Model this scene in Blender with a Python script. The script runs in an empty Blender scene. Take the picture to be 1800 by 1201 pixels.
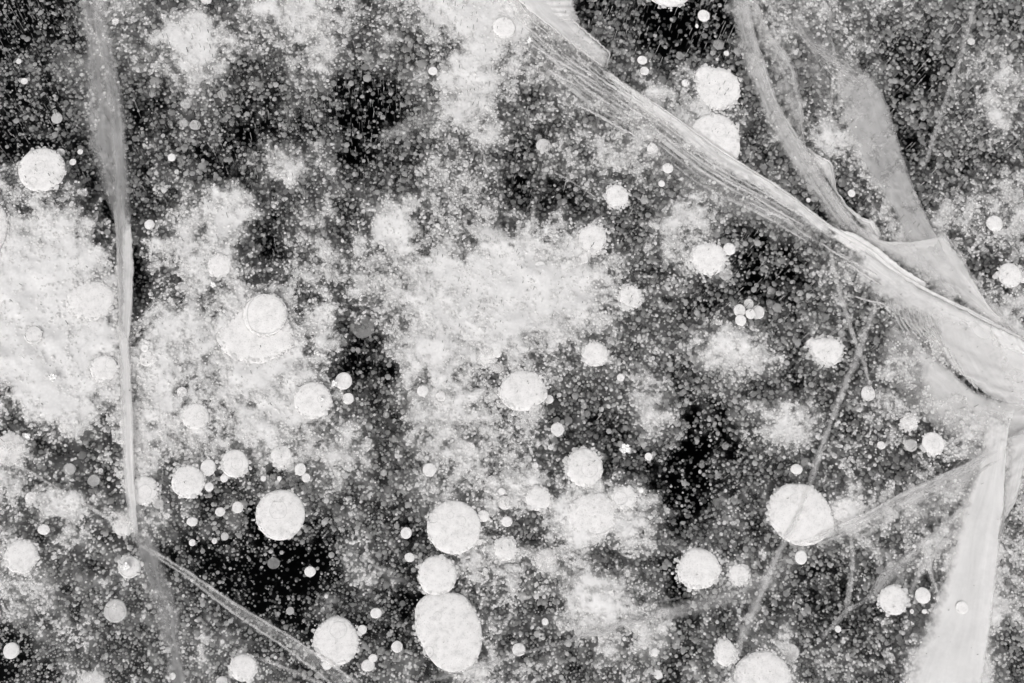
import bpy, math, random
import numpy as np
from mathutils import Vector, Matrix, noise as mnoise

# ------------------------------------------------------------------ camera
sc = bpy.context.scene
W, H = 1800.0, 1201.0                      # pixel frame used for measuring the photograph
LENS = 50.0
F = LENS / 36.0 * W                        # focal length in those pixels
NADIR = (690.0, 1260.0)                    # where the plumb line under the camera meets the picture
CAM = Vector((0.0, 0.0, 1.30))             # 1.3 m over the ice (ice surface is z = 0)

cam_d = bpy.data.cameras.new('camera')
cam = bpy.data.objects.new('camera', cam_d)
sc.collection.objects.link(cam)
cam_d.lens = LENS
cam_d.sensor_width = 36.0
cam_d.clip_start = 0.01
cam_d.clip_end = 200.0
n = Vector(((NADIR[0] - W / 2) / F, -(NADIR[1] - H / 2) / F, -1.0)).normalized()   # plumb line in camera space
zc = -n
xc = Vector((1, 0, 0)); xc = (xc - xc.dot(zc) * zc).normalized()
yc = zc.cross(xc)
ROT = Matrix((xc, yc, zc))                 # rows are the world axes in camera space: camera -> world
cam.matrix_world = Matrix.Translation(CAM) @ ROT.to_4x4()
sc.camera = cam
Rn = np.array(ROT)
Cn = np.array(CAM)


def at(px, py, z):
    """Points of the ice body at depth z that lie on the sight lines measured in the photograph."""
    px, py, z = np.broadcast_arrays(np.asarray(px, float), np.asarray(py, float), np.asarray(z, float))
    d = np.stack([(px - W / 2) / F, -(py - H / 2) / F, -np.ones_like(px)], -1) @ Rn.T
    t = (z - Cn[2]) / d[..., 2]
    return Cn + d * t[..., None]


def mpp(px, py, z):
    """metres per measured pixel there"""
    px, py, z = np.broadcast_arrays(np.asarray(px, float), np.asarray(py, float), np.asarray(z, float))
    d = np.stack([(px - W / 2) / F, -(py - H / 2) / F, -np.ones_like(px)], -1) @ Rn.T
    return (z - Cn[2]) / d[..., 2] / F


cam_d.dof.use_dof = True
cam_d.dof.aperture_fstop = 11.0
cam_d.dof.focus_distance = float(mpp(950, 480, -0.02) * F)

# ------------------------------------------------------------------ world and light (overcast)
SUN_EL, SUN_AZ = math.radians(55), math.radians(200)
world = bpy.data.worlds.new('World'); sc.world = world; world.use_nodes = True
nt = world.node_tree
bg = nt.nodes['Background']
sky = nt.nodes.new('ShaderNodeTexSky'); sky.sky_type = 'NISHITA'
sky.sun_disc = False; sky.sun_elevation = SUN_EL; sky.sun_rotation = SUN_AZ
sky.air_density = 1.0; sky.dust_density = 6.0; sky.ozone_density = 1.0
hs = nt.nodes.new('ShaderNodeHueSaturation'); hs.inputs['Saturation'].default_value = 0.06   # a grey overcast sky
nt.links.new(sky.outputs[0], hs.inputs['Color']); nt.links.new(hs.outputs[0], bg.inputs[0])
bg.inputs[1].default_value = 0.12
sd = bpy.data.lights.new('sun', 'SUN'); sd.energy = 0.9; sd.angle = math.radians(40); sd.color = (1.0, 0.985, 0.965)
sun = bpy.data.objects.new('sun', sd); sc.collection.objects.link(sun)
sun.rotation_euler = (math.pi / 2 - SUN_EL, 0, math.pi - SUN_AZ)

sc.view_settings.view_transform = 'Standard'
sc.view_settings.look = 'None'
sc.view_settings.gamma = 1.0
sc.view_settings.exposure = -0.03
sc.cycles.max_bounces = 6
sc.cycles.diffuse_bounces = 2
sc.cycles.use_adaptive_sampling = True
sc.cycles.adaptive_threshold = 0.05
sc.cycles.adaptive_min_samples = 24
sc.cycles.transparent_max_bounces = 24
sc.cycles.volume_bounces = 0
sc.cycles.use_denoising = True
sc.cycles.denoiser = 'OPENIMAGEDENOISE'
sc.cycles.denoising_input_passes = 'RGB_ALBEDO_NORMAL'
sc.cycles.denoising_prefilter = 'ACCURATE'

rng = np.random.default_rng(7)
random.seed(7)
COL = sc.collection

# ------------------------------------------------------------------ helpers
def tag(o, label=None, cat=None, group=None, kind=None):
    if label: o['label'] = label
    if cat: o['category'] = cat
    if group: o['group'] = group
    if kind: o['kind'] = kind
    return o


def link(name, me, mat, parent=None):
    o = bpy.data.objects.new(name, me)
    if mat and not me.materials: me.materials.append(mat)
    COL.objects.link(o)
    if parent: o.parent = parent
    return o


def empty(name, loc):
    o = bpy.data.objects.new(name, None); o.location = loc; o.empty_display_size = 0.01
    COL.objects.link(o)
    return o


def mesh_np(name, V, Fc, smooth=True):
    """numpy mesh: V (n,3), Fc (m,k) all faces of k corners"""
    me = bpy.data.meshes.new(name)
    k = Fc.shape[1]
    me.vertices.add(len(V)); me.vertices.foreach_set('co', np.ascontiguousarray(V, np.float32).ravel())
    me.loops.add(Fc.size); me.loops.foreach_set('vertex_index', np.ascontiguousarray(Fc, np.int32).ravel())
    me.polygons.add(len(Fc))
    me.polygons.foreach_set('loop_start', np.arange(0, Fc.size, k, dtype=np.int32))
    me.polygons.foreach_set('loop_total', np.full(len(Fc), k, np.int32))
    me.polygons.foreach_set('use_smooth', np.full(len(Fc), smooth))
    me.update(calc_edges=True)
    me.validate()
    return me


def new_mat(name):
    m = bpy.data.materials.new(name); m.use_nodes = True
    t = m.node_tree; t.nodes.clear()
    out = t.nodes.new('ShaderNodeOutputMaterial')
    return m, t, out


def N(t, typ, **kw):
    nd = t.nodes.new(typ)
    for k, v in kw.items(): setattr(nd, k, v)
    return nd


def ramp(t, src, stops):
    r = N(t, 'ShaderNodeValToRGB')
    el = r.color_ramp.elements
    while len(el) < len(stops): el.new(0.5)
    for e, (p, v) in zip(el, stops):
        e.position = p; e.color = (*(v if isinstance(v, tuple) else (v, v, v)), 1)
    t.links.new(src, r.inputs[0])
    return r.outputs[0]


# ------------------------------------------------------------------ materials
def mat_bubble():
    m, t, out = new_mat('white_gas_bubble')
    pos = N(t, 'ShaderNodeNewGeometry')
    n1 = N(t, 'ShaderNodeTexNoise'); n1.inputs['Scale'].default_value = 150; n1.inputs['Detail'].default_value = 8; n1.inputs['Roughness'].default_value = 0.85
    n2 = N(t, 'ShaderNodeTexVoronoi'); n2.inputs['Scale'].default_value = 420
    t.links.new(pos.outputs['Position'], n1.inputs['Vector']); t.links.new(pos.outputs['Position'], n2.inputs['Vector'])
    a = ramp(t, n1.outputs[0], [(0.36, (0.66, 0.65, 0.645)), (0.48, (0.82, 0.805, 0.80)), (0.62, (0.90, 0.885, 0.88))])
    b = ramp(t, n2.outputs['Distance'], [(0.10, 0.80), (0.25, 1.0)])
    mul = N(t, 'ShaderNodeMix', data_type='RGBA', blend_type='MULTIPLY'); mul.inputs[0].default_value = 1.0
    t.links.new(a, mul.inputs[6]); t.links.new(b, mul.inputs[7])
    d = N(t, 'ShaderNodeBsdfDiffuse'); d.inputs['Roughness'].default_value = 0.6
    t.links.new(mul.outputs[2], d.inputs[0])
    bp = N(t, 'ShaderNodeBump'); bp.inputs['Strength'].default_value = 0.35; bp.inputs['Distance'].default_value = 0.001
    t.links.new(n1.outputs[0], bp.inputs['Height']); t.links.new(bp.outputs[0], d.inputs['Normal'])
    t.links.new(d.outputs[0], out.inputs[0])
    return m


def mat_plain(name, c0, c1, island=True, scale=300, trans=0.0):
    m, t, out = new_mat(name)
    g = N(t, 'ShaderNodeNewGeometry')
    if island:
        src = g.outputs['Random Per Island']
    else:
        n1 = N(t, 'ShaderNodeTexNoise'); n1.inputs['Scale'].default_value = scale; n1.inputs['Detail'].default_value = 5
        t.links.new(g.outputs['Position'], n1.inputs['Vector']); src = n1.outputs[0]
    c = ramp(t, src, [(0.0 if island else 0.3, c0), (1.0 if island else 0.7, c1)])
    d = N(t, 'ShaderNodeBsdfDiffuse'); t.links.new(c, d.inputs[0])
    tl = N(t, 'ShaderNodeBsdfTranslucent'); t.links.new(c, tl.inputs[0])
    mx = N(t, 'ShaderNodeMixShader'); mx.inputs[0].default_value = trans
    t.links.new(d.outputs[0], mx.inputs[1]); t.links.new(tl.outputs[0], mx.inputs[2])
    t.links.new(mx.outputs[0], out.inputs[0])
    return m


M_BUB = mat_bubble()
M_RING = mat_plain('ring_line', (0.68, 0.67, 0.665), (0.80, 0.79, 0.785), island=False)
M_MICRO = mat_plain('small_bubble', (0.66, 0.648, 0.642), (0.90, 0.885, 0.88), trans=0.35)
M_FROTH = mat_plain('froth_bubble', (0.76, 0.746, 0.74), (0.90, 0.885, 0.88), trans=0.25)
M_NEEDLE = mat_plain('needle_channel', (0.10, 0.098, 0.097), (0.62, 0.61, 0.605))
M_FROST = mat_plain('frost_crystal', (0.90, 0.89, 0.885), (0.97, 0.96, 0.955), island=False, scale=600)


def mat_water():
    m, t, out = new_mat('dark_lake_water')
    g = N(t, 'ShaderNodeNewGeometry')
    n1 = N(t, 'ShaderNodeTexNoise'); n1.inputs['Scale'].default_value = 3
    t.links.new(g.outputs['Position'], n1.inputs['Vector'])
    c = ramp(t, n1.outputs[0], [(0.3, (0.006, 0.007, 0.008)), (0.7, (0.016, 0.017, 0.018))])
    p = N(t, 'ShaderNodeBsdfPrincipled'); p.inputs['Roughness'].default_value = 0.4
    t.links.new(c, p.inputs['Base Color']); t.links.new(p.outputs[0], out.inputs[0])
    return m


def mat_ice():
    m, t, out = new_mat('clear_lake_ice')
    v = N(t, 'ShaderNodeVolumeAbsorption')
    v.inputs['Color'].default_value = (0.02, 0.035, 0.04, 1)
    v.inputs['Density'].default_value = ICE_DENSITY
    t.links.new(v.outputs[0], out.inputs['Volume'])
    return m


ICE_DENSITY = 2.3


def mat_crack(name, op, uscale, vscale, lo, hi, base, ein, eout, holes=0.15, col=0.84):
    """frosted fracture face: a milky film whose cover varies in streaks along the crack (UV: u along, v across from its sharp edge to its fading edge)"""
    m, t, out = new_mat(name)
    uv = N(t, 'ShaderNodeUVMap'); uv.uv_map = 'UVMap'
    mp = N(t, 'ShaderNodeMapping'); mp.inputs['Scale'].default_value = (uscale, vscale, 1)
    t.links.new(uv.outputs[0], mp.inputs[0])
    n1 = N(t, 'ShaderNodeTexNoise'); n1.inputs['Scale'].default_value = 1.0; n1.inputs['Detail'].default_value = 3; n1.inputs['Roughness'].default_value = 0.55
    n1.inputs['Distortion'].default_value = 0.5
    t.links.new(mp.outputs[0], n1.inputs['Vector'])
    s = ramp(t, n1.outputs[0], [(lo, base), (hi, 1.0)])
    g = N(t, 'ShaderNodeNewGeometry')
    n2 = N(t, 'ShaderNodeTexNoise'); n2.inputs['Scale'].default_value = 40; n2.inputs['Detail'].default_value = 4; n2.inputs['Roughness'].default_value = 0.75
    t.links.new(g.outputs['Position'], n2.inputs['Vector'])
    h = ramp(t, n2.outputs[0], [(0.38, 1.0 - holes), (0.56, 1.0)])
    sx = N(t, 'ShaderNodeSeparateXYZ'); t.links.new(uv.outputs[0], sx.inputs[0])
    n3 = N(t, 'ShaderNodeTexNoise'); n3.inputs['Scale'].default_value = 90; n3.inputs['Detail'].default_value = 2; n3.inputs['Roughness'].default_value = 0.7
    t.links.new(g.outputs['Position'], n3.inputs['Vector'])

    def rim(src, width):
        er = N(t, 'ShaderNodeMath', operation='MULTIPLY_ADD'); er.inputs[1].default_value = 1.4 * width; er.inputs[2].default_value = -0.7 * width
        t.links.new(n3.outputs[0], er.inputs[0])
        ad = N(t, 'ShaderNodeMath', operation='ADD'); t.links.new(src, ad.inputs[0]); t.links.new(er.outputs[0], ad.inputs[1])
        r = N(t, 'ShaderNodeMapRange'); r.interpolation_type = 'SMOOTHSTEP'; r.inputs['From Max'].default_value = width
        t.links.new(ad.outputs[0], r.inputs['Value'])
        return r.outputs[0]
    inv = N(t, 'ShaderNodeMath', operation='SUBTRACT'); inv.inputs[0].default_value = 1.0; t.links.new(sx.outputs[1], inv.inputs[1])
    uv2 = N(t, 'ShaderNodeUVMap'); uv2.uv_map = 'ends'
    s2 = N(t, 'ShaderNodeSeparateXYZ'); t.links.new(uv2.outputs[0], s2.inputs[0])
    pp = N(t, 'ShaderNodeMath', operation='PINGPONG'); pp.inputs[1].default_value = 0.5; t.links.new(s2.outputs[0], pp.inputs[0])
    cur = None
    for f in (s, h, rim(sx.outputs[1], ein), rim(inv.outputs[0], eout), rim(pp.outputs[0], 0.13)):
        mu = N(t, 'ShaderNodeMath', operation='MULTIPLY'); t.links.new(f, mu.inputs[0])
        if cur is None: mu.inputs[1].default_value = op
        else: t.links.new(cur, mu.inputs[1])
        cur = mu.outputs[0]
    c = (col, col * 0.985, col * 0.98, 1)
    d = N(t, 'ShaderNodeBsdfDiffuse'); d.inputs[0].default_value = c
    tl = N(t, 'ShaderNodeBsdfTranslucent'); tl.inputs[0].default_value = c
    bp = N(t, 'ShaderNodeBump'); bp.inputs['Strength'].default_value = 0.3; bp.inputs['Distance'].default_value = 0.004
    t.links.new(n1.outputs[0], bp.inputs['Height']); t.links.new(bp.outputs[0], d.inputs['Normal'])
    md = N(t, 'ShaderNodeMixShader'); md.inputs[0].default_value = 0.2
    t.links.new(d.outputs[0], md.inputs[1]); t.links.new(tl.outputs[0], md.inputs[2])
    tr = N(t, 'ShaderNodeBsdfTransparent')
    mx = N(t, 'ShaderNodeMixShader')
    t.links.new(cur, mx.inputs[0]); t.links.new(tr.outputs[0], mx.inputs[1]); t.links.new(md.outputs[0], mx.inputs[2])
    t.links.new(mx.outputs[0], out.inputs[0])
    return m


# ------------------------------------------------------------------ the setting: ice body and the water under it
def box_mesh(name, x0, x1, y0, y1, z0, z1):
    V = np.array([(x, y, z) for z in (z0, z1) for y in (y0, y1) for x in (x0, x1)], float)
    Fc = np.array([(0, 2, 3, 1), (4, 5, 7, 6), (0, 1, 5, 4), (2, 6, 7, 3), (0, 4, 6, 2), (1, 3, 7, 5)])
    return mesh_np(name, V, Fc, smooth=False)


ice = link('ice', box_mesh('ice', -12, 12, -12, 12, -0.55, 0.0), mat_ice())
tag(ice, 'clear black lake ice holding all the bubbles and cracks', 'ice', kind='structure')
wv = np.array([(-40, -40, -0.60), (40, -40, -0.60), (40, 40, -0.60), (-40, 40, -0.60)], float)
water = link('lake_water', mesh_np('lake_water', wv, np.array([(0, 1, 2, 3)]), False), mat_water())
tag(water, 'black lake water under the ice', 'water', kind='structure')

# ------------------------------------------------------------------ how the bubbles are spread: cover per 5 cm square of ice, 0 none to 9 closed
ROWS = [
 '233554346677' '566899982321' '136565555443',
 '233564675677' '454589858422' '125645433444',
 '345545774456' '345687655444' '646556632466',
 '234443543343' '223486456577' '754555633455',
 '233434442233' '124676445676' '864556632454',
 '133434432355' '134665355664' '653466633444',
 '654324533555' '446665335555' '445543653566',
 '754223574445' '366666333545' '544533465666',
 '865347774256' '575777646357' '643346567656',
 '997535775466' '777788886445' '642345556845',
 '988635667765' '677888787644' '333346456666',
 '999857778873' '367887787544' '654454455888',
 '998967668874' '247776666554' '665444456688',
 '899878667776' '426665654464' '454343565547',
 '478676766775' '535765644463' '235644565666',
 '544477666657' '645766543342' '225654455676',
 '745477654566' '644665654432' '233445556667',
 '656554434335' '533566658862' '234444566676',
 '556555444233' '542355469973' '343566656685',
 '744444322112' '543465566543' '445544556786',
 '664444421112' '443566566532' '555433445786',
 '555445433224' '333355446752' '345433345886',
 '246444554434' '334455445663' '345644446874',
 '245444555443' '545466444553' '455654557874',
]
GM = np.array([[int(c) for c in r] for r in ROWS], float)
GM[8:16, 5:12] += 0.7; GM[12:18, 14:19] += 0.8; GM[18:24, 16:19] += 0.7; GM[9:14, 0:4] += 0.4


def lump(px, py, s, seed):
    """cheap value noise on the ice plane, 0..1"""
    x, y = px / s, py / s
    r = np.random.default_rng(seed)
    T = r.random((64, 64))
    ix, iy = np.floor(x).astype(int), np.floor(y).astype(int)
    fx, fy = x - ix, y - iy
    fx = fx * fx * (3 - 2 * fx); fy = fy * fy * (3 - 2 * fy)
    g = lambda a, b: T[b % 64, a % 64]
    return (g(ix, iy) * (1 - fx) + g(ix + 1, iy) * fx) * (1 - fy) + (g(ix, iy + 1) * (1 - fx) + g(ix + 1, iy + 1) * fx) * fy


# clumps and hollows that are smaller than the squares: x y rx ry cover
CLUMPS = [(1490, 897, 30, 24, 9.2), (1040, 905, 50, 42, 9.5), (1100, 918, 38, 38, 8.7), (400, 372, 36, 28, 9.2), (385, 402, 32, 25, 8.2), (1275, 610, 50, 40, 7.7), (1325, 625, 38, 34, 7.2), (1385, 750, 45, 40, 7.6),
          (340, 75, 48, 40, 8.7), (820, 140, 36, 62, 8.7), (860, 30, 75, 50, 9.6), (500, 300, 38, 36, 7.0), (1060, 1055, 60, 45, 8.3), (1130, 1110, 42, 40, 7.2), (110, 885, 42, 28, 7.8),
          (635, 985, 28, 60, 5.8), (1140, 715, 30, 52, 7.3), (1215, 395, 50, 40, 7.4), (1765, 165, 52, 50, 7.2), (695, 400, 36, 40, 8.3), (930, 510, 110, 75, 9.3), (60, 520, 85, 115, 9.8),
          (80, 645, 62, 62, 9.5), (450, 605, 62, 32, 9.2), (1465, 245, 38, 32, 7.6), (260, 800, 40, 40, 7.8), (830, 480, 80, 50, 8.4), (560, 560, 28, 60, 7.4), (520, 20, 80, 40, 7.8)]
HOLLOWS = [(480, 1000, 72, 50, 0.6), (400, 985, 41, 26, 2.0), (1190, 770, 47, 58, 1.2), (1170, 40, 54, 40, 0.6), (665, 665, 22, 45, 2.7), (655, 210, 46, 22, 1.7), (480, 440, 27, 21, 1.8), (243, 470, 12, 52, 2.3), (1505, 390, 20, 26, 2.3), (590, 580, 20, 27, 3.1), (470, 165, 52, 30, 3.1), (1300, 470, 22, 30, 2.1), (60, 250, 38, 30, 1.9), (20, 190, 30, 45, 2.3), (930, 260, 16, 16, 2.1), (904, 335, 10, 16, 1.7), (730, 950, 20, 30, 1.9), (25, 1170, 34, 19, 1.7), (1560, 110, 38, 34, 2.7), (700, 330, 34, 20, 2.9), (1160, 1010, 30, 38, 2.3), (1170, 1120, 22, 38, 2.1), (1500, 1030, 30, 30, 2.5)]


def cover(px, py, k=1.0):
    # cell centres at 25, 75 ... px; warped a little so that the patches get uneven outlines
    wx = px + 34 * (lump(px, py, 23, 1) - 0.5) + 18 * (lump(px, py, 9, 2) - 0.5)
    wy = py + 34 * (lump(px, py, 23, 3) - 0.5) + 18 * (lump(px, py, 9, 4) - 0.5)
    gx = np.clip(wx / 50.0 - 0.5, 0, 34.999); gy = np.clip(wy / 50.0 - 0.5, 0, 22.999)
    ix, iy = gx.astype(int), gy.astype(int)
    fx, fy = gx - ix, gy - iy
    v = (GM[iy, ix] * (1 - fx) + GM[iy, ix + 1] * fx) * (1 - fy) + (GM[iy + 1, ix] * (1 - fx) + GM[iy + 1, ix + 1] * fx) * fy
    for x_, y_, rx, ry, c_ in HOLLOWS:
        q = np.hypot((wx - x_) / rx, (wy - y_) / ry)
        v = np.where(q < 2.4, np.minimum(v, c_ + 3.5 * np.maximum(0, q - 0.5)), v)
    for x_, y_, rx, ry, c_ in CLUMPS:
        q = np.hypot((wx - x_) / rx, (wy - y_) / ry)
        v = np.where(q < 2.0, np.maximum(v, c_ - 3.2 * np.maximum(0, q - 0.5)), v)
    return v + k * (1.8 * (lump(px, py, 17, 5) - 0.5) + 1.2 * (lump(px, py, 41, 6) - 0.5) + 2.0 * (lump(px, py, 8, 9) - 0.5))


PAD = 320


def jitter_grid(sp, jit, pad=320):
    xs = np.arange(-pad, W + pad, sp); ys = np.arange(-pad, H + pad, sp * 0.866)
    gx, gy = np.meshgrid(xs, ys)
    gx = gx + (np.arange(len(ys)) % 2)[:, None] * sp / 2
    gx = gx + rng.normal(0, jit * sp, gx.shape); gy = gy + rng.normal(0, jit * sp, gy.shape)
    return gx.ravel(), gy.ravel()


def smooth(a, b, x):
    t = np.clip((x - a) / (b - a), 0, 1)
    return t * t * (3 - 2 * t)


# dome templates
def dome(seg, rings):
    V = [(0, 0, rings[0][1])]
    for r, h in rings[1:]:
        for i in range(seg):
            a = 2 * math.pi * i / seg
            V.append((r * math.cos(a), r * math.sin(a), h))
    Fc = [(0, 1 + i, 1 + (i + 1) % seg) for i in range(seg)]
    for k in range(len(rings) - 2):
        a, b = 1 + k * seg, 1 + (k + 1) * seg
        for i in range(seg):
            j = (i + 1) % seg
            Fc += [(a + i, b + i, b + j), (a + i, b + j, a + j)]
    return np.array(V, float), np.array(Fc, int)


D8 = dome(6, [(0, 0.30), (0.74, 0.23), (1.0, 0.0)])
D6 = dome(6, [(0, 0.36), (1.0, 0.0)])


def scatter(tmpl, P, rad, squash=1.0):
    V, Fc = tmpl
    n = len(P)
    a = rng.random(n) * 2 * math.pi
    sx = rad * (1 + rng.normal(0, 0.07, n)); sy = rad * (1 + rng.normal(0, 0.07, n))
    ca, sa = np.cos(a)[:, None], np.sin(a)[:, None]
    x = V[None, :, 0] * sx[:, None]; y = V[None, :, 1] * sy[:, None]
    out = np.stack([x * ca - y * sa + P[:, 0:1], x * sa + y * ca + P[:, 1:2], V[None, :, 2] * rad[:, None] * squash + P[:, 2:3]], -1)
    fc = Fc[None] + (np.arange(n) * len(V))[:, None, None]
    return out.reshape(-1, 3), fc.reshape(-1, 3)


TRIS = 0


def stuff(name, tmpl, P, rad, mat, label, cat='bubbles', squash=1.0, group=None):
    global TRIS
    V, Fc = scatter(tmpl, P, rad, squash)
    TRIS += len(Fc)
    o = link(name, mesh_np(name, V, Fc), mat)
    return tag(o, label, cat, group, 'stuff')


def grow(px, py):
    return 0.80 + 0.50 * np.clip(0.55 * px / W + 0.45 * (1 - py / H), 0, 1)


# deep and middle grey bubbles ------------------------------------------------
px, py = jitter_grid(6.9, 0.22)
L = cover(px, py)
keep = rng.random(len(px)) < np.clip(0.30 + 0.13 * L, 0.22, 0.93) * (1 - 0.75 * smooth(6.5, 8.0, L))
px, py, L = px[keep], py[keep], L[keep]
z = -0.14 - 0.16 * rng.random(len(px))
rp = np.clip(rng.lognormal(math.log(2.35), 0.26, len(px)), 1.5, 4.6) * grow(px, py)
deep = (at(px, py, z), rp * mpp(px, py, z))

px, py = jitter_grid(6.5, 0.24)
L = cover(px, py)
keep = rng.random(len(px)) < np.clip((L - 0.9) / 4.2, 0.04, 0.94) * (1 - 0.6 * smooth(7.0, 8.5, L))
px, py, L = px[keep], py[keep], L[keep]
z = -0.045 - 0.085 * rng.random(len(px)) * np.clip(1.5 - L / 9, 0.5, 1)
rp = np.clip(rng.lognormal(math.log(2.55), 0.36, len(px)), 1.4, 9.0) * grow(px, py)
mid = (at(px, py, z), rp * mpp(px, py, z))
near = (px > -40) & (px < W + 40) & (py > -40) & (py < H + 40)
stuff('small_bubbles', D8, mid[0][near], mid[1][near], M_MICRO, 'countless small grey gas bubbles frozen through the clear ice')
stuff('deep_bubbles', D6, np.concatenate([deep[0], mid[0][~near]]), np.concatenate([deep[1], mid[1][~near]]), M_MICRO, 'countless dim grey gas bubbles deep down in the dark ice')

# shallow fine froth -----------------------------------------------------------
fx, fy, fz, fr = [], [], [], []
for sp, lo, hi, z0, z1, r0 in ((4.3, 3.9, 7.8, -0.011, -0.045, 2.2), (4.2, 4.9, 9.0, -0.009, -0.020, 1.9)):
    px, py = jitter_grid(sp, 0.33)
    L = cover(px, py, 1.25)
    keep = rng.random(len(px)) < 0.95 * smooth(lo, hi, L) * (1 - 0.6 * smooth(7.6, 9.2, L))
    px, py, L = px[keep], py[keep], L[keep]
    fx.append(px); fy.append(py); fz.append(z0 + (z1 - z0) * rng.random(len(px)))
    fr.append(np.clip(rng.lognormal(math.log(r0), 0.28, len(px)), 1.2, 6.0))
fx, fy, fz, fr = map(np.concatenate, (fx, fy, fz, fr))
CLOUDS = [
 (75, 565, 125, 150, 'broad white cloud of fine bubbles at the edge beside the long vertical crack'),
 (335, 70, 75, 55, 'round white cloud of fine bubbles below the top edge, nearest the vertical crack'),
 (530, 35, 110, 55, 'pale streaky bubble cloud along the top edge'),
 (835, 95, 75, 110, 'tall white cloud of bubbles under the start of the diagonal crack'),
 (395, 385, 55, 45, 'bright ragged bubble cloud above the single round bubble by the crack'),
 (500, 310, 70, 55, 'soft grey white bubble cloud above the ragged bright one'),
 (720, 410, 65, 60, 'bubble cloud with scalloped dark gaps over the large central cloud'),
 (915, 510, 165, 100, 'largest white bubble cloud in the middle of the ice'),
 (460, 590, 80, 50, 'dense white bubble cloud under the hat-shaped dome bubble'),
 (330, 800, 110, 90, 'white froth around the chain of round bubbles beside the vertical crack'),
 (590, 790, 75, 80, 'froth patch tapering down beside the dark gap below the centre'),
 (800, 720, 80, 90, 'loose grey white froth below the large central cloud'),
 (1055, 915, 82, 55, 'oval white cloud under the round bubble beside the sparkling crystal'),
 (1065, 1065, 95, 80, 'froth slope above the thin low crack at the bottom'),
 (1285, 605, 80, 55, 'white froth patch below the knot of small bubbles'),
 (1390, 750, 60, 60, 'round froth patch between the dark hollow and the thin slanting crack'),
 (1140, 700, 45, 70, 'narrow froth column beside the dark hollow'),
 (1190, 410, 60, 60, 'froth patch above the mottled oval bubble'),
 (1750, 165, 75, 75, 'soft bubble cloud in the upper corner beyond the thin crack'),
 (1680, 410, 85, 60, 'froth patch under the single bubble beyond the broad crack sheet'),
 (1465, 240, 50, 45, 'froth patch between the two folded crack sheets'),
 (45, 1010, 80, 90, 'white froth near the lower corner around a large ragged bubble'),
 (120, 885, 60, 45, 'small pale cloud crossed by a faint thin crack'),
 (130, 1130, 70, 60, 'grey white froth patch in the bottom corner'),
 (630, 930, 50, 110, 'blurred grey bubble column beside the black hollow at the bottom'),
 (860, 1010, 60, 140, 'froth strip running down beside the pile of large bubbles'),
]
cid = np.full(len(fx), -1); best = np.full(len(fx), 1.0)
for i, (cx, cy, rx, ry, lab) in enumerate(CLOUDS):
    q = ((fx - cx) / rx) ** 2 + ((fy - cy) / ry) ** 2 + 0.5 * (lump(fx, fy, 25, 11) - 0.5)
    s = q < best
    cid[s] = i; best[s] = q[s]
FP = at(fx, fy, fz); FR = fr * mpp(fx, fy, fz)
CLOUD_OBJ = {}
for i, c in enumerate(CLOUDS):
    s = cid == i
    CLOUD_OBJ[i] = stuff('bubble_cloud', D6, FP[s], FR[s], M_FROTH, c[4], 'bubble cloud', 0.9, 'clouds of fine bubbles')
s = cid == -1
CLOUD_OBJ[-1] = stuff('fine_froth', D6, FP[s], FR[s], M_FROTH, 'scattered fine white bubbles in the ice between the clouds', 'froth', 0.9)

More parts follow.
